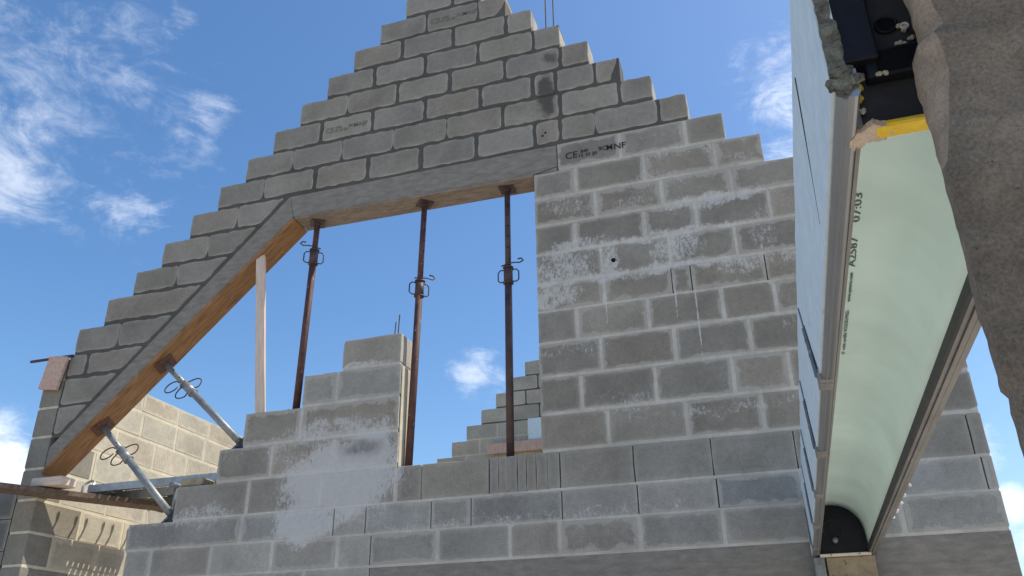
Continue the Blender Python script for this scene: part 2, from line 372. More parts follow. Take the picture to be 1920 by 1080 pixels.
run(13, [-4.195, -4.002, -3.2], 'D', ramp=True); run(13, [0, .493, .972, 1.104, 1.603, 2.10, 2.60, 2.655], 'L', dry=(.972, 1.104, 1.603, 2.1), colr=(.25, .23, .19))
run(14, [-4.195, -3.4], 'D', ramp=True); run(14, [-1.548, -1.068], 'L', colr=(.255, .235, .20)); run(14, [0, .284, .789, 1.29, 1.632, 2.13, 2.655], 'L')
run(15, [-4.195, -3.6], 'D', ramp=True); run(15, [-1.866, -1.579, -1.06], 'L', colr=(.28, .265, .23)); run(15, [0, .445, .948, 1.438, 1.94, 2.42, 2.655], 'L')
run(16, [-2.345, -1.859, -1.06], 'L'); run(16, [0, .293, .796, 1.297, 1.648, 2.15, 2.655], 'L')
run(17, [-2.54, -2.08, -1.565, -1.057], 'L'); run(17, [0, .46, .973, 1.445, 1.945, 2.435, 2.655], 'L')
run(18, [-2.874, -2.244, -1.648, -1.059, -.866, -.373, -.305, -.241, -.174, -.111, -.044, .035, .12, .611, 1.103, 1.605, 2.1, 2.575, 2.655], 'L',
    dry=(-.866, -.373, -.305, -.241, -.174, -.111, -.044, .035, .12, .611, 1.103, 1.605, 2.575), colr=BLU)
run(19, [-3.257, -2.269, -1.522, -1.276, -.788, -.501, .125, .618, 1.112, 1.61, 2.11, 2.60, 2.655], 'L', dry=(-1.522, -1.276, -.788, -.501, .125, .618, 1.112, 2.60), colr=(.275, .268, .245))
run(20, [-3.238, -3.012, -2.495, -1.993, -1.476, -1.226, -.736, -.231, .103, .615, 1.123, 1.62, 2.125, 2.655], 'L', dry=(-1.226,), colr=(.30, .285, .25))
run(21, [-3.22, -2.74, -2.221, -1.725, -1.227], 'L', colr=(.28, .265, .235))
WIPED = {(1, -.48), (4, -1.702), (6, -1.72), (6, -1.235), (6, -.745), (6, -2.201), (7, -2.462), (7, .509), (8, -2.694), (10, -3.229), (12, -3.725), (9, -2.952)}   # joints wiped flush, open only at the foot
FINE = {-.305, -.241, -.174, -.111, -.044, .035}
def joint(x, dry, g): return (.0007 if x in FINE else .0034) if x in dry else g*random.uniform(.8, 1.25)
bmD, bmL = bmesh.new(), bmesh.new(); slab_i = 0
named_blocks = {}
for k, xs, tone, dry, ramp, colr in runs:
    z0, z1 = ZB[k], ZB[k-1]
    tgt = bmD if tone == 'D' else bmL
    # joint filling of this course, left out at dry joints
    cuts = [xs[0]+.006]+[d for d in dry]+[xs[-1]-.006]
    if dry: prism(tgt, [(xs[0]+.006, z0-.006), (xs[-1]-.006, z0-.006), (xs[-1]-.006, z0+.013), (xs[0]+.006, z0+.013)], .0022, .18, fr_g)
    for i in range(len(cuts)-1):
        a = cuts[i]+(.014 if i > 0 else 0); b2 = cuts[i+1]-(.014 if i < len(cuts)-2 else 0)
        if b2-a < .01: continue
        slab_i += 1
        poly = [(a, z0-.006), (b2, z0-.006), (b2, z1-.004), (a, z1-.004)]
        if ramp: poly = clip(poly, *RAMP(0.0))
        if len(poly) > 2: prism(tgt, poly, (.0045 if tone == 'D' else .0028)+.0006*(slab_i % 2), .19+.0007*(slab_i % 3), fr_g)
    for i in range(len(xs)-1):
        a, b2 = xs[i], xs[i+1]
        g = .016 if tone == 'D' else .013
        ga = 0 if i == 0 else joint(a, dry, g); gb = 0 if i == len(xs)-2 else joint(b2, dry, g)
        gz = .031 if tone == 'D' else .021
        if dry: gz = .012
        poly = [(a+ga, z0+gz*random.uniform(.8, 1.2)), (b2-gb, z0+gz*random.uniform(.8, 1.2)), (b2-gb, z1-.001), (a+ga, z1-.001)]
        if tone == 'D' and not (i == 0): poly[3] = (poly[3][0], z1-.003)
        if (k, a) in WIPED or (k, b2) in WIPED:
            wl, wr = (k, a) in WIPED, (k, b2) in WIPED; zb_ = z0+.03; q_ = []
            q_ += [(a+.017, zb_), ] if wl else [poly[0]]
            q_ += [(b2-.017, zb_), (b2-.0012, zb_+random.uniform(.04, .09)), (b2-.0012, z1-.003)] if wr else [poly[1], poly[2]]
            q_ += [(a+.0012, z1-.003), (a+.0012, zb_+random.uniform(.04, .09))] if wl else [poly[3]]
            poly = q_
        if ramp: poly = clip(poly, *RAMP(.05))
        if len(poly) < 3: continue
        if k == 5 and i == len(xs)-2: poly = [poly[0], (poly[1][0]-.085, poly[1][1]), (poly[2][0]-.02, poly[2][1]), poly[3]]
        if k == 1 and i == len(xs)-2: poly = [poly[0], (poly[1][0]-.09, poly[1][1]), (poly[1][0]-.01, poly[1][1]+.13), poly[2], poly[3]]
        if len(poly) == 4 and random.random() < .22:          # a knocked-off corner
            q = random.randrange(4); pc_ = Vector(poly[q]); pa, pb = Vector(poly[q-1]), Vector(poly[(q+1) % 4]); c1, c2 = random.uniform(.012, .04), random.uniform(.01, .03)
            if (pa-pc_).length > .12 and (pb-pc_).length > .12: poly = poly[:q]+[tuple(pc_+(pa-pc_).normalized()*c1), tuple(pc_+(pb-pc_).normalized()*c2)]+poly[q+1:]
        base = colr or (UP if tone == 'D' else LOW)
        if k == 18 and b2 <= -1.05: base = LOW
        c = vary(base, .07 if k == 18 else .15 if tone == 'L' else .11, .025)
        sm = .012 if tone == 'D' else random.choice((.012, .022, .03, .04, .05))
        if k == 18: sm = .006
        o = make_block(gable, poly, fr_g, c, sm, M['block'], rad=.02 if tone == 'D' else .006, jit=.007 if tone == 'D' else .0032, seg=.055 if tone == 'D' else .10, bevel=.004 if tone == 'D' else .003)
        o['smear_on'] = .55 if tone == 'D' else .8
        named_blocks[(k, i, tone)] = o
# inner shell left standing where two end blocks are broken
for k, a, b2 in ((5, .60, .735), (1, -.33, -.222)):
    make_block(gable, [(a, ZB[k]+.02), (b2, ZB[k]+.02), (b2-.01, ZB[k-1]-.03), (b2-.05, ZB[k-1]-.005), (a, ZB[k-1]-.005)], lambda u, d, z: fr_g(u, d+.10, z), (.26, .24, .20), .01, M['block'], depth=.09, name='broken_shell')
o = link('mortar', bmD, M['mortar_dark'], gable); o['label'] = 'smooth dark grey mortar of the upper courses'
o = link('mortar', bmL, M['mortar_light'], gable); o['label'] = 'pale mortar of the lower courses'
# dark core deep behind the dry joints
bm = bmesh.new()
for k, a, b2 in ((13, .9, 2.3), (18, -1.0, 2.62), (19, -1.6, 2.62), (20, -1.3, -1.1)): prism(bm, [(a, ZB[k]+.01), (b2, ZB[k]+.01), (b2, ZB[k-1]-.01), (a, ZB[k-1]-.01)], .06, .17, fr_g)
link('core', bm, M['hole'], gable)
def part_prism(name, poly, d0, d1, mat, rough=0.0):
    bm = bmesh.new(); prism(bm, poly, d0, d1, fr_g)
    es = [e for e in bm.edges]; bmesh.ops.bevel(bm, geom=es, offset=.004, segments=1, affect='EDGES', profile=.5)
    return link(name, bm, mat, gable)
part_prism('sloped_beam', [(-4.204, -3.726), (-2.182, -1.703), (-2.133, -1.925), (-4.204, -3.908)], .002, .2, M['beam'])
part_prism('lintel_beam', [(-2.180, -1.712), (.05, -1.712), (.188, -1.712), (.188, -1.905), (0, -1.943), (-2.130, -1.927)], .001, .2, M['beam'])
part_prism('bearing_pad', [(.002, -1.950), (.186, -1.950), (.186, -1.912), (.002, -1.950+.002+.0)], .004, .19, M['beam'])
part_prism('ring_beam', [(-1.222, -5.10), (2.655, -5.10), (2.655, -4.822), (-1.222, -4.822)], .001, .199, M['beam'])
bm = bmesh.new()
for a, b2, z0, z1 in ((-4.2, -3.23, -7.1, -5.03), (-3.23, -1.225, -7.1, -5.04), (-1.225, .95, -7.1, -5.10), (1.75, 2.655, -7.1, -5.10)): prism(bm, [(a, z0), (b2-.002, z0), (b2-.002, z1), (a, z1)], .004, .2, fr_g)
link('lower_wall', bm, M['mortar_light'], gable)
bm = bmesh.new(); prism(bm, [(.95, -5.13), (1.75, -5.13), (1.75, -5.102), (.95, -5.102)], -.01, .21, fr_g)
link('opening_board', bm, M['wood_dark'], gable)
for x, y, z0, z1, rr in ((-1.176, .1, -3.14, -2.995, .005), (-1.147, .1, -3.14, -2.935, .005), (.118, .1, -.50, .45, .006), (.187, .1, -.50, .45, .006)):
    bm = bmesh.new(); tube(bm, [gi @ Vector((x, y, z0+H0)), gi @ Vector((x+.008, y, z1+H0))], rr, 6); link('rebar', bm, M['rebar'], gable)
bm = bmesh.new(); box(bm, -1.0575, -1.0505, .012, .197, -4.150+H0, -3.392+H0, bev=.002); bmesh.ops.transform(bm, matrix=gi, verts=bm.verts)
bm.loops.layers.uv.new('UVMap'); link('reveal_render', bm, M['mortar_side'], gable)
# small drilled holes in two blocks
bm = bmesh.new()
for x, z, r_ in ((.575, -2.80, .018), (.082, -1.60, .009), (.105, -1.575, .009)):
    vs = [bm.verts.new(gi @ Vector((x+r_*math.cos(a*math.pi/5)*random.uniform(.8, 1.2), -.0025, z+H0+r_*math.sin(a*math.pi/5)))) for a in range(10)]; bm.faces.new(vs)
link('drill_hole', bm, M['hole'], gable)

def lettering(name, txt, size, mx, mat, parent, bold=0.0):
    cu = bpy.data.curves.new(name, 'FONT'); cu.body = txt; cu.size = size; cu.extrude = .0003; cu.offset = bold; cu.resolution_u = 2
    tmp = bpy.data.objects.new(name+'_tmp', cu); col.objects.link(tmp)
    bpy.context.view_layer.update()
    me = bpy.data.meshes.new_from_object(tmp.evaluated_get(bpy.context.evaluated_depsgraph_get())); bpy.data.objects.remove(tmp); bpy.data.curves.remove(cu)
    me.materials.clear(); me.materials.append(mat); me.transform(parent.matrix_world.inverted() @ mx)
    o = bpy.data.objects.new(name, me); col.objects.link(o); o.parent = parent
    return o
def stamp(k, u, z, s):
    par = gable
    base = Matrix(((1, 0, 0, 0), (0, 0, -1, 0), (0, 1, 0, 0), (0, 0, 0, 1)))
    for txt, du, dz, sz in (('CE', 0, 0, .085), ('B40', .125, .035, .04), ('15 20 20', .105, -.004, .042), ('9C', .265, .02, .055), ('M', .325, .014, .07), ('NF', .385, .008, .075)):
        mx = Matrix.Translation((u+du*s, -.004, z+dz*s+H0)) @ base
        lettering('printed_mark', txt, sz*s, mx, M['ink'] if k == 8 else M['ink_faint'], par, .0006)
stamp(8, .255, -1.865, 1.0); stamp(1, -.93, -.145, .95); stamp(5, -1.90, -1.12, .85)

# ------------------------------------------------------------------ return walls and rear gable
lw = thing('return_wall', 'sunlit beige block side wall running back from the left end of the gable', 'wall', (-4.31, 3.5, 0))
li = lw.matrix_world.inverted(); fl = lambda u, d, z: li @ fr_left(u, d, z)
lz = [-2.945, -3.14, -3.383, -3.636, -3.899, -4.153, -4.408, -4.660, -4.91, -5.16]
bm = bmesh.new()
for r in range(len(lz)-1):
    z1, z0 = lz[r], lz[r+1]; xs = [0.0]; x = .5 if r % 2 else .25
    if r == 0: x = .49
    while x < 4.3: xs.append(x+random.uniform(-.02, .02)); x += .5
    prism(bm, [(.006, z0-.006), (6.99, z0-.006), (6.99, z1-.004), (.006, z1-.004)], .003+.0006*(r % 2), .197, fl)
    for i in range(len(xs)-1):
        g = .003 if r == 0 else .011
        poly = [(xs[i]+(g if i else 0), z0+.02), (xs[i+1]-g, z0+.02), (xs[i+1]-g, z1-.001), (xs[i]+(g if i else 0), z1-.001)]
        ob = make_block(lw, poly, fl, vary((.215, .20, .168) if i == 0 else (.41, .378, .305) if r else (.36, .332, .268), .08, .03), random.choice((.02, .03, .045)), M['block_side'], rad=.006, smear_on=0.0 if i == 0 else 1.0)  # front end blocks: shade of the end face put into their darker colour
prism(bm, [(.006, -7.1), (6.99, -7.1), (6.99, lz[-1]-.006), (.006, lz[-1]-.006)], .003, .197, fl)
link('mortar', bm, M['mortar_side'], lw)
rw = thing('return_wall', 'block side wall running back from the right end of the gable', 'wall', (2.55, 3.6, 0)); ri = rw.matrix_world.inverted()
bm = bmesh.new()
for r in range(16):
    z1 = -3.05-.25*r; prism(bm, [(.205, z1-.246), (6.99, z1-.246), (6.99, z1), (.205, z1)], .0, .2, lambda u, d, z: ri @ fr_right(u, d, z))
link('block_courses', bm, M['mortar_side'], rw)
fg = thing('gable_wall', 'far stepped block gable seen through the opening, behind the right-hand steel prop', 'wall', (-.88, 7.1, 0)); fi = fg.matrix_world.inverted(); ff = lambda u, d, z: fi @ fr_far(u, d, z)
bm = bmesh.new(); bm2 = bmesh.new()
for k in range(0, 17):
    z0, z1 = -.2439*k, -.2439*(k-1); a, b2 = (L0(k), R0(k)) if k < 13 else (-4.2, 2.65)
    prism(bm if k > 7 else bm2, [(a+.006, z0-.006), (b2-.006, z0-.006), (b2-.006, z1-.004), (a+.006, z1-.004)], .004+.0006*(k % 2), .19, ff)
    xs = [a]; x = a+.49
    while x < min(b2, -.7): xs.append(x+random.uniform(-.03, .03)); x += .5
    for i in range(len(xs)-1):
        dk = k <= 7
        if k in (7, 8, 9) and xs[i] > -2.35 and xs[i] < -1.5 and k > 7: continue
        poly = [(xs[i]+(.011 if i else 0), z0+.02), (xs[i+1]-.011, z0+.02), (xs[i+1]-.011, z1-.001), (xs[i]+(.011 if i else 0), z1-.001)]
        make_block(fg, poly, ff, vary((.37, .345, .285), .10, .03), .012, M['block_side'], rad=.02 if dk else .006, jit=.004, depth=.19)['smear_on'] = .4
prism(bm, [(-4.2, -7.1), (2.65, -7.1), (2.65, -.2439*16-.006), (-4.2, -.2439*16-.006)], .004, .19, ff)
link('mortar', bm, M['mortar_side'], fg); link('mortar', bm2, M['mortar_dark'], fg)
bm = bmesh.new(); box(bm, -2.13, -1.62, 6.95, 6.99, -2.05+H0, -1.70+H0, bev=.01)
tag(link('foam_panel', bm, M['panel']), 'pale blue foam panel set against the far gable', 'panel')
bm = bmesh.new(); box(bm, -2.80, -1.55, 6.90, 6.945, -2.225+H0, -2.06+H0, bev=.006)
tag(link('formwork_board', bm, M['wood_pink']), 'pinkish board fixed level across the far gable below the blue panel', 'board')
# lower wall further left; deep shade under the plank put into its block colour
nb = thing('side_wall', 'block wall coloured dark for shade at the lower left edge under the plank', 'wall', (-5.2, .1, 0)); ni = nb.matrix_world.inverted()
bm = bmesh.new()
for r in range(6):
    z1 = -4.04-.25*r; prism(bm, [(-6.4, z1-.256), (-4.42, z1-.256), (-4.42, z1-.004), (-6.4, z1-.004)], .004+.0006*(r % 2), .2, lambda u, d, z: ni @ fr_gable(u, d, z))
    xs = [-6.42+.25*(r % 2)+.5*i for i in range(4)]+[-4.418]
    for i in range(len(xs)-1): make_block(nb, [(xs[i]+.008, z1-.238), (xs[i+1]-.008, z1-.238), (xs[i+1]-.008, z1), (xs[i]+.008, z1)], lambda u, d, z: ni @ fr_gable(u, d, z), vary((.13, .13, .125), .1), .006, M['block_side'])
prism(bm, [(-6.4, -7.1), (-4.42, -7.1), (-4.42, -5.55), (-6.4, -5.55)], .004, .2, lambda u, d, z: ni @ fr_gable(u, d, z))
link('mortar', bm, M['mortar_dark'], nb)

# ------------------------------------------------------------------ formwork boards under the beams
def oriented_box(name, p0, p1, side, wid, thk, mat, label, cat, bev=.003, group=None):
    """a board whose long axis runs p0 -> p1; side = direction of its width"""
    p0, p1 = Vector(p0), Vector(p1); ax = (p1-p0); L = ax.length; ax.normalize(); sd_ = Vector(side); sd_ = (sd_-ax*sd_.dot(ax)).normalized(); nm = ax.cross(sd_)
    mx = Matrix((ax, sd_, nm)).transposed().to_4x4(); mx.translation = p0
    bm = bmesh.new(); box(bm, 0, L, -wid/2, wid/2, -thk/2, thk/2, bev=bev)
    o = link(name, bm, mat); o.matrix_world = mx
    return tag(o, label, cat, group)
oriented_box('formwork_board', (-4.215, .1, -3.908-.026+H0), (-2.118, .1, -1.925-.022+H0), (0, 1, 0), .225, .030, M['wood_orange'], 'long orange wooden formwork board under the sloping concrete beam', 'board')
oriented_box('formwork_board', (-2.112, .1, -1.927-.014+H0), (-.004, .1, -1.943-.014+H0), (0, 1, 0), .222, .022, M['wood_grey'], 'grey-brown formwork board under the level lintel', 'board')

# ------------------------------------------------------------------ steel props
def prop(A, B, fcol, mats, label, group, pins, style, spin=0.0, plate=(.12, .12)):
    A, B = Vector(A), Vector(B); ax = (B-A); L = ax.length; ax.normalize()
    xd = Vector((1, 0, 0)) if abs(ax.x) < .5 else Vector((0, 0, 1)); xd = (xd-ax*xd.dot(ax)).normalized(); yd = ax.cross(xd)
    mx = Matrix((xd, yd, ax)).transposed().to_4x4() @ Matrix.Rotation(spin, 4, 'Z'); mx.translation = A
    t = thing('steel_prop', label, 'prop', mat=mx, group=group)
    zc = L*fcol; m_lo, m_hi, m_cl = mats
    bm = bmesh.new(); tube(bm, [(0, 0, .006), (0, 0, zc)], .0285, 12); o = link('outer_tube', bm, m_lo, t, True)
    bm = bmesh.new(); tube(bm, [(0, 0, zc-.02), (0, 0, L-.007)], .0235, 12); o2 = link('inner_tube', bm, m_hi, t, True)
    n = int((L-zc-.12)/.095)
    for i in range(max(n, 0)):                      # pin holes of the inner tube
        bm = bmesh.new(); z = zc+.12+.095*i
        tube(bm, [(.006, -.0245, z), (.006, .0245, z)], .0055, 6); link('pin_hole', bm, M['hole'], o2)
    bm = bmesh.new(); tube(bm, [(0, 0, zc-.075), (0, 0, zc+.045)], .0355, 12); tube(bm, [(0, 0, zc+.045), (0, 0, zc+.053)], .042, 12); tube(bm, [(0, 0, zc-.083), (0, 0, zc-.075)], .042, 12)
    c = link('collar', bm, m_cl if style == 'D' else m_lo, t, True)
    for s in (-1, 1):
        bm = bmesh.new()
        if style == 'D': pts = [(s*.03, 0, zc+.03), (s*.062, .005, zc+.035), (s*.08, .008, zc+.015), (s*.08, .008, zc-.05), (s*.062, .005, zc-.068), (s*.03, 0, zc-.066)]
        else: pts = [(s*.034, 0, zc+.04)]+[(s*(.035+.085*math.sin(a)), .01, zc-.005+.05*math.cos(a)) for a in [math.pi*q/8 for q in range(1, 8)]]+[(s*.034, 0, zc-.05)]
        tube(bm, pts, .0055, 6); link('handle', bm, m_cl, c, True)
    bm = bmesh.new(); s = pins
    if style == 'D': pts = [(-s*.05, -.01, zc+.065), (0, -.03, zc+.068), (s*.05, -.03, zc+.075), (s*.095, -.02, zc+.075), (s*.12, -.01, zc+.095), (s*.105, 0, zc+.12), (s*.075, 0, zc+.118)]
    else: pts = [(s*.03, -.03, zc+.07)]+[(s*(.09-.065*math.cos(a)), -.035, zc+.07+.04*math.sin(a)) for a in [math.pi*q/6 for q in range(0, 11)]]
    tube(bm, pts, .0058, 6); link('locking_pin', bm, m_cl, t, True)
    for nm, z in (('base_plate', .003), ('top_plate', L-.004)):
        bm = bmesh.new(); box(bm, -plate[0]/2, plate[0]/2, -plate[1]/2, plate[1]/2, z-.003, z+.004, bev=.001)
        if nm == 'top_plate': tube(bm, [(0, 0, L-.03), (0, 0, L-.007)], .03, 12)
        link(nm, bm, (m_cl if style == 'D' else M['rust']) if nm == 'top_plate' else m_lo, t)
    return t
RED = (M['prop_red'], M['prop_red'], M['prop_dark']); DRK = (M['prop_dark'], M['prop_dark'], M['prop_dark']); GAL = (M['galv_dark'], M['galv_dark'], M['rebar'])
M['rust'] = simple('rusty_plate', (.075, .038, .03), (.15, .085, .065), 30, .8, bumps=.4)
TZ = -1.9535+H0-.0135
prop((-1.976, .1, -3.636+H0), (-1.950, .1, TZ), .815, RED, 'left upright brown prop with a white-splashed shaft, standing on the stepped blocks', 'upright steel props', -1, 'D', .55)
prop((-1.013, .1, -4.153+H0), (-.964, .1, TZ-.002), .655, RED, 'middle upright reddish prop beside the lit block reveal', 'upright steel props', 1, 'D', .75)
prop((-.252, .1, -4.153+H0), (-.252, .1, TZ-.005), .655, DRK, 'right upright dark prop nearest the block pier', 'upright steel props', 1, 'D', .08)
prop((-2.40, .1, -3.858+H0), (-3.270, .1, -3.075+H0), .70, GAL, 'upper slanted grey prop bracing the orange board', 'slanted galvanised props', -1, 'O', .35, (.16, .13))
prop((-2.935, .1, -4.37+H0), (-3.788, .1, -3.562+H0), .69, GAL, 'lower slanted grey prop bracing the orange board', 'slanted galvanised props', -1, 'O', .35, (.16, .13))
for (x, z), lb in (((-2.385, -3.875), 'small dark rubber wedge under the foot of the upper slanted prop'), ((-2.915, -4.385), 'small dark rubber wedge under the foot of the lower slanted prop')):
    bm = bmesh.new(); prism(bm, [(x-.085, z-.022), (x+.038, z-.022), (x+.038, z+.085)], .03, .17, fr_gable); tag(link('rubber_wedge', bm, M['black2']), lb, 'wedge', 'wedges under the slanted props')
oriented_box('timber_post', (-2.245, .035, -3.636+H0), (-2.425, .035, -2.235+H0), (1, .35, 0), .072, .05, M['wood_pale'], 'pale raw timber post leaning under the sloping beam', 'post', .003)

# ------------------------------------------------------------------ plank, decks and timber odds and ends at the left
e0, e1 = Vector((-4.21, -.36)), Vector((-3.54, .71)); dr = (e1-e0).normalized(); nr = Vector((-dr.y, dr.x))*.105
PZ = -4.105
a = e0-dr*1.1+nr; b2 = e0+dr*2.0+nr
oriented_box('scaffold_plank', (a.x, a.y, PZ+H0), (b2.x, b2.y, PZ+H0), (nr.x, nr.y, 0), .205, .042, M['wood_dark'], 'weathered dark brown scaffold plank running in from the left edge', 'plank', .003)
bm = bmesh.new()
for i in range(14):
    s = random.uniform(.01, .03); mxx = Matrix.Translation((-4.50+random.uniform(-.13, .13), -.62+random.uniform(-.08, .08)+.0, PZ+.03+H0+random.uniform(0, .015))) @ Matrix.Rotation(random.random()*6, 4, 'Z') @ Matrix.Diagonal((s, s*.8, s*.6, 1))
    bmesh.ops.create_icosphere(bm, subdivisions=1, radius=1, matrix=mxx)
tag(link('mortar_rubble', bm, M['rubble']), 'little heap of broken mortar on the plank at the left edge', 'rubble', kind='stuff')
def deck(y0, y1, label):
    t = thing('steel_deck', label, 'deck', (-3.2, (y0+y1)/2, -4.06+H0), group='perforated steel decks'); ti = t.matrix_world.inverted()
    x0, x1, z = -3.96, -2.0, -4.0
    bm = bmesh.new(); w_ = y1-y0; rows = 5; px = .036; n = int((x1-x0)/px)
    ys = [0]; 
    for r in range(rows): c = w_*(r+.5)/rows; ys += [c-.007, c+.007]
    ys.append(w_); V = {}
    def vert(i, j):
        if (i, j) not in V: V[(i, j)] = bm.verts.new(ti @ Vector((xs[i], y0+ys[j], z+H0)))
        return V[(i, j)]
    xs = [x0]
    for i in range(n): c = x0+px*(i+.5); xs += [c-.012, c+.012]
    xs.append(x1)
    for i in range(len(xs)-1):
        for j in range(len(ys)-1):
            if i % 2 == 1 and j % 2 == 1 and i > 2 and (i//2) % 9 not in (0, 1, 2): continue
            bm.faces.new((vert(i, j), vert(i+1, j), vert(i+1, j+1), vert(i, j+1)))
    link('perforated_top', bm, M['galv'], t, recalc=False)
    for yy in (y0, y1-.004):
        bm = bmesh.new(); box(bm, x0, x1, yy, yy+.004, z-.06+H0, z-.001+H0); wlink('side_channel', bm, M['galv'], t)
    bm = bmesh.new(); box(bm, x0, x0+.004, y0+.005, y1-.005, z-.06+H0, z-.002+H0); wlink('end_plate', bm, M['galv'], t)
    for yy in (y0+.05, y1-.05):
        for dx in (0, ):
            bm = bmesh.new(); tube(bm, [(x0+.002, yy, z-.035+H0)]+[(x0-.05+.05*math.cos(q), yy+.03*math.sin(q), z+.01+H0+.045*math.sin(q)) for q in [math.pi*i/8 for i in range(9)]]+[(x0-.104, yy, z-.045+H0)], .010, 6); wlink('hook', bm, M['galv'], t)
    return t
deck(.25, .55, 'perforated galvanised deck nearest the gable, above the plank'); deck(.565, .865, 'perforated galvanised deck in the second row behind the gable'); deck(.88, 1.18, 'perforated galvanised deck in the third row behind the gable')
t = thing('deck_bearer', 'dark steel bearer tube under the perforated decks', 'tube', (-3.05, .7, -4.0+H0))
bm = bmesh.new(); tube(bm, [(-3.05, .15, -4.086+H0), (-3.05, 1.3, -4.086+H0)], .024, 10); wlink('cross_tube', bm, M['galv_dark'], t, True)
for y in (.22, 1.24):
    bm = bmesh.new(); tube(bm, [(-3.05, y, .0), (-3.05, y, -4.1+H0)], .024, 10); wlink('leg', bm, M['galv_dark'], t, True)
oriented_box('timber_block', (-4.20, -.02, -4.035+H0), (-3.90, -.02, -4.035+H0), (0, 1, 0), .17, .07, M['wood_pale'], 'short pale timber block on the plank under the foot of the orange board', 'block', .008)
oriented_box('timber_block', (-2.86, .09, -4.120+H0), (-2.665, .09, -4.120+H0), (0, 1, 0), .16, .06, M['wood_dirty'], 'small brown timber block on the stepped blocks beside the deck', 'block', .008)
o = oriented_box('clamp_board', (-4.315, -.04, -3.225+H0), (-4.270, -.04, -2.93+H0), (1, 0, 0), .20, .03, M['wood_pink'], 'small pinkish board clamped to the top left wall end', 'board', .004)
bm = bmesh.new(); box(bm, -4.61, -4.15, -.022, -.004, -2.937+H0, -2.917+H0, bev=.001)
tag(link('steel_bar', bm, M['rebar']), 'short flat steel bar sticking out left behind the pinkish board', 'bar')

# ------------------------------------------------------------------ roller shutter box
SB0, SB1 = 0.0, -4.40
XL = lambda y: 1.600+.0030*(-y)             # outer face of the left panel
XR = lambda y: 1.945-.0045*(-y)
bz, tz = -4.918, -4.535
sb = thing('shutter_box', 'long pale roller shutter lintel box open below with green lining and metal rails', 'shutter box', (1.77, -2.2, bz+H0)); si = sb.matrix_world.inverted()
def bl(name, bm, mat, smooth=False, parent=None):
    bmesh.ops.transform(bm, matrix=si, verts=bm.verts); return link(name, bm, mat, parent or sb, smooth)
def sweep(bm, prof, ys, jit=0.0, cap=True):
    """prof(y) -> list of (x,z); swept along y"""
    rings = []
    for y in ys: rings.append([bm.verts.new((x, y, z+H0)) for x, z in prof(y)])
    n = len(rings[0])
    for A, B in zip(rings, rings[1:]):
        for i in range(n): bm.faces.new((A[i], A[(i+1) % n], B[(i+1) % n], B[i]))
    if cap: bm.faces.new(rings[0]); bm.faces.new(rings[-1][::-1])
YS = [-.02-(4.38/44)*i for i in range(45)]
# left foam panel with a ragged top edge
rag = {y: random.uniform(-.006, .006) for y in YS}
bm = bmesh.new(); sweep(bm, lambda y: [(XL(y), bz+.012), (XL(y)+.021, bz+.012), (XL(y)+.021, tz+rag[y]), (XL(y)+rag[y]*.4, tz+rag[y])], YS); bl('side_panel', bm, M['panel'])
bm = bmesh.new(); sweep(bm, lambda y: [(XR(y)-.022, bz+.012), (XR(y), bz+.012), (XR(y), tz), (XR(y)-.022, tz)], YS); bl('side_panel', bm, M['panel'])
bm = bmesh.new(); sweep(bm, lambda y: [(XL(y)+.022, tz-.045), (XR(y)-.023, tz-.045), (XR(y)-.023, tz-.004), (XL(y)+.022, tz-.004)], YS); bl('top_panel', bm, M['panel'])
# lining: thin shell, upright on the left, rounded over to the right
def lin(y):
    x0, x1 = XL(y)+.024, XR(y)-.040; t_ = .006; zt = bz+.278
    outp = [(x0, bz+.004), (x0, zt-.02), (x0+.02, zt)]; r = .17
    outp += [(x1-r+r*math.sin(q), zt-r+r*math.cos(q)) for q in [math.pi/2*i/10 for i in range(11)]]+[(x1+.012, bz+.004)]
    cx, cz = (x0+x1)/2, bz+.004
    inn = [(cx+(x-cx)*(1-t_/.14), cz+(z-cz)*(1-t_/.28)) for x, z in outp]
    return outp[::-1]+inn if False else inn+outp[::-1]
bm = bmesh.new(); sweep(bm, lin, [-.12-(4.17/30)*i for i in range(31)]); o = bl('lining', bm, M['lining'], True)
# rails
def rail(x0, x1, prof):
    pass
def rail_prof_left(y):
    x = XL(y)
    return [(x+.006, bz+.040), (x+.004, bz+.002), (x+.010, bz-.002), (x+.0125, bz-.0055), (x+.0165, bz-.0075), (x+.019, bz-.0015), (x+.026, bz-.004), (x+.030, bz-.004), (x+.034, bz+.003), (x+.034, bz+.040)]
bm = bmesh.new(); sweep(bm, rail_prof_left, [SB0-.03, SB1]); bl('rail', bm, M['alu'])
bm = bmesh.new(); sweep(bm, lambda y: [(XL(y)+.0346, bz+.03), (XL(y)+.0346, bz+.002), (XL(y)+.041, bz+.0035), (XL(y)+.041, bz+.03)], [SB0-.03, SB1+.08]); bl('rail_lip', bm, M['alu_dirty'])
bm = bmesh.new()
for a, b2, z in ((.042, .031, -.001), (.029, .017, -.005), (.015, .0, -.002)): sweep(bm, lambda y: [(XR(y)-a, bz+.03), (XR(y)-a, bz+z), (XR(y)-b2, bz+z+.001), (XR(y)-b2, bz+.03)], [SB0-.03, SB1])
bl('rail', bm, M['alu_dirty'])
bm = bmesh.new(); sweep(bm, lambda y: [(XR(y)-.050, bz+.03), (XR(y)-.050, bz+.0), (XR(y)-.0425, bz-.001), (XR(y)-.0425, bz+.03)], [SB0-.10, SB1]); bl('seal_strip', bm, M['black2'])
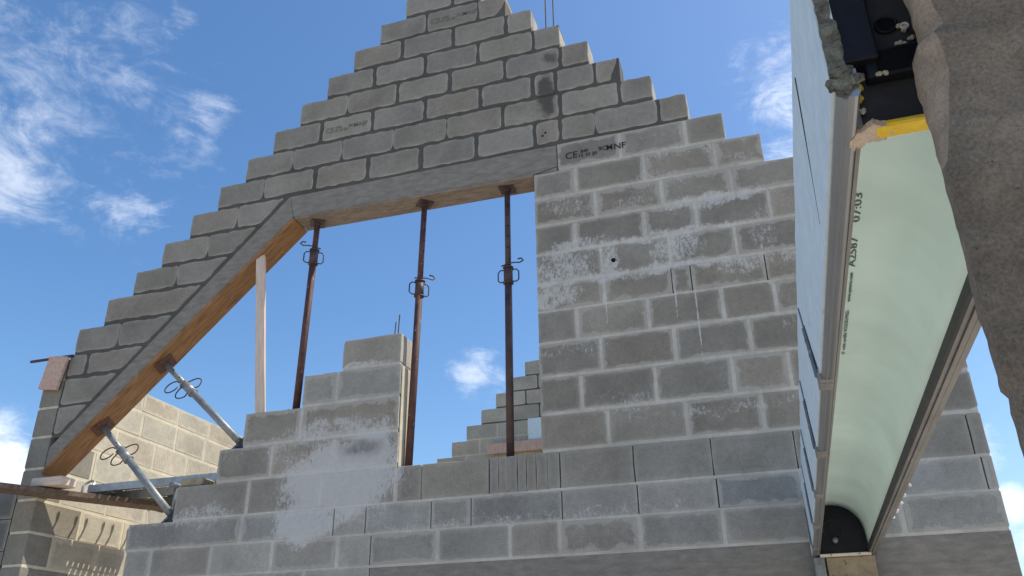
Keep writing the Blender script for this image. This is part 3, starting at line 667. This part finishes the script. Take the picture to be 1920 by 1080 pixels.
# clips on the left rail with their straps up the panel
for y, yt in ((-3.27, -3.00), (-2.549, -2.30), (-1.875, -1.62), (-1.142, -.92), (-.45, -.25), (-4.15, -4.02)):
    if y < -4: 
        bm = bmesh.new(); tube(bm, [(XL(y)-.0002, y+.20, bz+.06+H0), (XL(y)-.0012, yt, tz-.05+H0)], .0011, 5); bl('strap', bm, M['black2']); continue
    bm = bmesh.new()
    for k in range(3): box(bm, XL(y)-.003, XL(y)+.030, y+.018*k*1.6, y+.018*k*1.6+.022, bz-.0075-.001*(k % 2)+H0, bz+.03+H0, bev=.003)
    c = bl('clip', bm, M['alu_dirty'])
    bm = bmesh.new(); p0 = Vector((XL(y)-.003, y+.05, bz+.02+H0)); p1 = Vector((XL(y)-.003, yt, bz+.24+H0))
    tube(bm, [p0, p1], .006, 4); tube(bm, [p1, p1+(p1-p0)*.5], .0022, 4); bl('strap', bm, M['alu_dirty'], parent=c)
    for q in (.45, .75):
        bm = bmesh.new(); pm = p0.lerp(p1, q); box(bm, pm.x-.006, pm.x+.002, pm.y-.012, pm.y+.012, pm.z-.006, pm.z+.006); bl('tab', bm, M['galv_dark'], parent=c)
    bm = bmesh.new(); tube(bm, [p0+Vector((.001, -.028, .01)), p1+Vector((.001, -.022, .0))], .0018, 4); bl('slot', bm, M['black2'], parent=c)
# far end cap with its spigot and trim
def cap_poly(y, s=1.0):
    x0, x1 = XL(y)+.024, XR(y)-.034; zt = bz+.279; r = .172
    return [(x0, bz+.004), (x0, zt-.02), (x0+.02, zt)]+[(x1-r+r*math.sin(q), zt-r+r*math.cos(q)) for q in [math.pi/2*i/10 for i in range(11)]]+[(x1+.010, bz+.004)]
bm = bmesh.new(); sweep(bm, cap_poly, [-.055, -.115]); cp = bl('end_cap', bm, M['black'])
bm = bmesh.new(); tube(bm, [(1.735, -.116, -4.845+H0), (1.735, -.15, -4.845+H0)], .013, 10); tube(bm, [(1.735, -.15, -4.845+H0), (1.735, -.152, -4.845+H0)], .016, 10); bl('spigot', bm, M['galv_dark'], True, parent=cp)
bm = bmesh.new(); tube(bm, [(1.735+.055*math.cos(q), -.117, -4.78+H0+.055*math.sin(q)) for q in [2*math.pi*i/16 for i in range(16)]], .004, 5, True); bl('ring', bm, M['black2'], True, parent=cp)
bm = bmesh.new(); box(bm, 1.640, 1.912, -.135, -.05, bz-.012+H0, bz+.0035+H0, bev=.002); tr = bl('end_trim', bm, M['white'])
for x in (1.70, 1.85):
    bm = bmesh.new(); tube(bm, [(x, -.136, bz-.004+H0), (x, -.1375, bz-.004+H0)], .004, 6); bl('screw', bm, M['black2'], parent=tr)
# near end cap, recessed behind the panel ends
NY = -4.31
bm = bmesh.new(); sweep(bm, lambda y: [(XL(y)+.0245, bz+.003), (XR(y)-.0235, bz+.003), (XR(y)-.0235, tz-.046), (XL(y)+.0245, tz-.046)], [NY, NY+.015]); nc = bl('end_cap', bm, M['black2'])
bm = bmesh.new()
x0 = XL(NY)+.026
box(bm, x0, x0+.052, NY-.035, NY-.0005, bz+.095+H0, tz-.06+H0, bev=.003)
bl('flange', bm, M['black'], parent=nc)
bm = bmesh.new(); box(bm, 1.672, 1.76, NY-.022, NY-.0008, -4.846+H0, -4.800+H0, bev=.002); bl('pocket', bm, M['black'], parent=nc)
bm = bmesh.new(); box(bm, 1.686, 1.745, NY-.0228, NY-.0225, -4.842+H0, -4.806+H0); bl('pocket_mouth', bm, M['hole'], parent=nc)
bm = bmesh.new(); tube(bm, [(1.715+.014*math.cos(q), NY-.004, -4.748+H0+.014*math.sin(q)) for q in [2*math.pi*i/14 for i in range(14)]], .0022, 5, True); bl('ring', bm, M['black'], True, parent=nc)
bm = bmesh.new(); tube(bm, [(1.715, NY-.001, -4.748+H0), (1.715, NY-.003, -4.748+H0)], .013, 12); bl('axle_hole', bm, M['hole'], parent=nc)
bm = bmesh.new(); tube(bm, [(1.736+.0048*math.cos(q), NY-.012, -4.763+H0+.0048*math.sin(q)) for q in [2*math.pi*i/10 for i in range(10)]], .0018, 5, True); tube(bm, [(1.736, NY, -4.763+H0), (1.736, NY-.011, -4.763+H0)], .004, 8); bl('screw', bm, M['white'], True, parent=nc)
def lumps(name, pts, mat, parent, s):
    bm = bmesh.new()
    for p in pts:
        for q in range(5):
            r_ = s*random.uniform(.5, 1.1); bmesh.ops.create_icosphere(bm, subdivisions=2, radius=r_, matrix=Matrix.Translation(Vector(p)+Vector((random.uniform(-1, 1), random.uniform(-.5, .5), random.uniform(-1, 1)))*s*.75))
    for v_ in bm.verts: v_.co += Vector((random.uniform(-1, 1), random.uniform(-1, 1), random.uniform(-1, 1)))*s*.16
    bmesh.ops.transform(bm, matrix=si, verts=bm.verts); return link(name, bm, mat, parent, True)
for nm_, p_, m_, s_ in (('foam_bit', (1.724, -4.789), 'foam', .0042), ('foam_bit', (1.732, -4.791), 'foam', .0034), ('foam_bit', (1.731, -4.757), 'foam', .0034), ('foam_bit', (1.686, -4.843), 'foam', .0032), ('foam_bit', (1.695, -4.846), 'foam', .0028),
                      ('foam_bit', (1.742, -4.782), 'plaster', .0032), ('yellow_foam_bit', (1.660, -4.850), 'yellow', .0055), ('yellow_foam_bit', (1.658, -4.868), 'yellow', .0045), ('foam_bit', (1.658, -4.888), 'foam', .0038)):
    lumps(nm_, [(p_[0], NY-(.023 if p_[0] in (1.686, 1.695) else .006), p_[1]+H0)], M[m_], nc, s_)
bm = bmesh.new(); box(bm, 1.668, 1.90, NY-.012, NY+.020, bz-.004+H0, bz+.006+H0, bev=.003); bl('foam_edge', bm, M['yellow'])
# beige plaster flake hanging at the near edge of the lining
bm = bmesh.new(); pts = [(1.638, -4.300), (1.644, -4.312), (1.655, -4.318), (1.667, -4.331), (1.676, -4.326), (1.690, -4.312), (1.694, -4.300), (1.687, -4.297), (1.684, -4.286), (1.671, -4.289), (1.660, -4.284), (1.650, -4.276), (1.641, -4.274), (1.636, -4.286)]
pts2 = []
for (xa, ya), (xb, yb) in zip(pts, pts[1:]+pts[:1]):
    for q in (0, .33, .66): pts2.append((xa+(xb-xa)*q+random.uniform(-.0016, .0016), ya+(yb-ya)*q+random.uniform(-.002, .002)))
fsv = [bm.verts.new((x, y, bz-.004+H0+random.uniform(-.002, .002))) for x, y in pts2]; f = bm.faces.new(fsv); r_ = bmesh.ops.extrude_face_region(bm, geom=[f]); bmesh.ops.translate(bm, verts=[g for g in r_['geom'] if isinstance(g, bmesh.types.BMVert)], vec=(0, 0, .009)); bl('plaster_flake', bm, M['plaster'])
# mortar-smeared near end of the left panel
bm = bmesh.new()
zs_ = [bz+.030+.009*i for i in range(39)]; WV = [.021+random.uniform(-.003, .004)+.004*math.sin(i*.31) for i in range(40)]; ra = [random.uniform(-.005, .005) for _ in zs_]; rb = [random.uniform(-.004, .004) for _ in zs_]
for i in range(len(zs_)-1):
    wv = WV[i]
    q = [bm.verts.new(p) for p in ((XL(SB1)+.001+ra[i]*.2, SB1-.004, zs_[i]+H0), (XL(SB1)+wv, SB1-.006+ra[i], zs_[i]+H0), (XL(SB1)+WV[i+1], SB1-.006+ra[i+1], zs_[i+1]+H0), (XL(SB1)+.001+ra[i+1]*.2, SB1-.004, zs_[i+1]+H0))]
    bm.faces.new(q)
bmesh.ops.remove_doubles(bm, verts=bm.verts, dist=1e-5); r_ = bmesh.ops.extrude_face_region(bm, geom=list(bm.faces)); bmesh.ops.translate(bm, verts=[g for g in r_['geom'] if isinstance(g, bmesh.types.BMVert)], vec=(0, .0058, 0)); bl('mortar_edge', bm, M['mottle'])
bm = bmesh.new()
for px_, pz_, sc_ in ((.012, .014, (.016, .006, .012)), (.030, .020, (.012, .005, .009)), (.016, .034, (.014, .005, .012))):
    bmesh.ops.create_icosphere(bm, subdivisions=3, radius=1, matrix=Matrix.Translation((XL(SB1)+px_, SB1-.004, bz+pz_+H0)) @ Matrix.Diagonal((*sc_, 1)))
from mathutils import noise as NZ
for v_ in bm.verts: v_.co += Vector((NZ.noise(v_.co*160), NZ.noise(v_.co*160+Vector((9, 0, 0))), NZ.noise(v_.co*160+Vector((0, 7, 0)))))*.007
bl('mortar_blob', bm, M['mottle'])
# foam crumbs along the outer right rail
for y in (-1.9, -1.7, -1.55, -1.35, -1.2): lumps('foam_crumb', [(XR(y)+.004, y, bz+.002+H0)], M['white'], sb, .006)
# blue smears inside near the far end
for y0_, z_ in ((-.75, -.06), (-.35, -.10)):
    bm = bmesh.new(); q = [(XR(y0_)-.062, y0_, bz+.14+z_+.02), (XR(y0_)-.058, y0_+.16, bz+.10+z_), (XR(y0_)-.058, y0_+.18, bz+.115+z_), (XR(y0_)-.062, y0_+.05, bz+.16+z_)]
# printed batch code on the lining
up_m = Matrix(((0, -1, 0, 0), (-1, 0, 0, 0), (0, 0, -1, 0), (0, 0, 0, 1)))
def code(txt, x, y, s, b_=.0002, st=2.1):
    lettering('printed_code', txt, s, Matrix.Translation((x, y, bz+.278-.0082+H0)) @ up_m @ Matrix.Diagonal((st, .85, 1, 1)), M['ink_box'], sb, b_)
code('A2587', 1.7355, -3.30, .029); code('07:03', 1.7355, -3.535, .029)
code('www.systems.com', 1.733, -3.08, .0155, .0002, 1.6); code('O  volet certifi\u00e9 VO2/2S3/962-', 1.733, -2.66, .0165, .0002, 1.75)

# timber jamb under the far end of the box, beside the gable
bm = bmesh.new(); box(bm, 1.672, 1.926, -.125, -.02, 0.0, bz-.0135+H0, bev=.006)
tag(link('timber_jamb', bm, M['wood_dirty']), 'stained tan timber jamb under the far end of the shutter box', 'post')
bm = bmesh.new(); box(bm, 1.604, 1.664, -.118, -.02, 0.0, bz-.0095+H0, bev=.004)
tag(link('jamb_strip', bm, M['galv_dark']), 'narrow grey upright strip left of the tan timber jamb', 'strip')

# ------------------------------------------------------------------ rough concrete pier in the right foreground
pc = thing('concrete_pier', 'rough brown-grey concrete pier close by at the right edge', 'pier', (1.95, -4.47, 0)); pi_ = pc.matrix_world.inverted()
def fbm(x, y, z): 
    from mathutils import noise as N
    return N.fractal(Vector((x, y, z)), 1.0, 2.0, 4)
bm = bmesh.new(); rings = []; zs_ = []
z = -7.1
while z < -4.2: zs_.append(z); z += .008 if z > -5.7 else .2
for z in zs_:
    # front-left arris with a long spall below and beside the box
    ch = 0.0
    if z > -5.10: ch = min(1.0, (z+5.10)/.13)
    if z > -4.93: ch = max(.5, 1-(z+4.93)*4.5)
    notch = .005 if z < -5.335 else 0
    n_ = lambda s_, a_: fbm(s_*3.1, z*9, 1.7+s_)*a_+fbm(s_*5.3, z*60, 4.2+s_)*a_*.35
    xe = 1.6955+n_(1, .0018)+notch+(.012 if z > -4.9 else 0)
    yf = -4.48
    ring = [(xe+.003+ch*(.030+n_(5, .003)), yf+n_(2, .003)), (xe+.002+ch*(.014+n_(6, .002)), yf+.02), (xe+.010+n_(3, .003), yf+.055), (xe+.05, yf+.075), (2.10, yf+.075), (2.10, yf+n_(4, .004)),
            (2.02, yf+n_(7, .005)), (1.94, yf+n_(8, .005)), (1.88, yf+n_(9, .005)), (1.83, yf+n_(10, .005)), (1.79+ch*.01, yf+n_(11, .005))]
    rings.append([bm.verts.new((x, y, z+H0)) for x, y in ring])
n = len(rings[0])
for A, B in zip(rings, rings[1:]):
    for i in range(n):
        f = bm.faces.new((A[i], A[(i+1) % n], B[(i+1) % n], B[i]))
        if i in (0, 1) and A[0].co.z-H0 > -5.09: f.material_index = 1
bm.faces.new(rings[0]); bm.faces.new(rings[-1])
bmesh.ops.transform(bm, matrix=pi_, verts=bm.verts)
o = link('shaft', bm, M['pier'], pc, True); o.data.materials.append(M['pier_chip'])
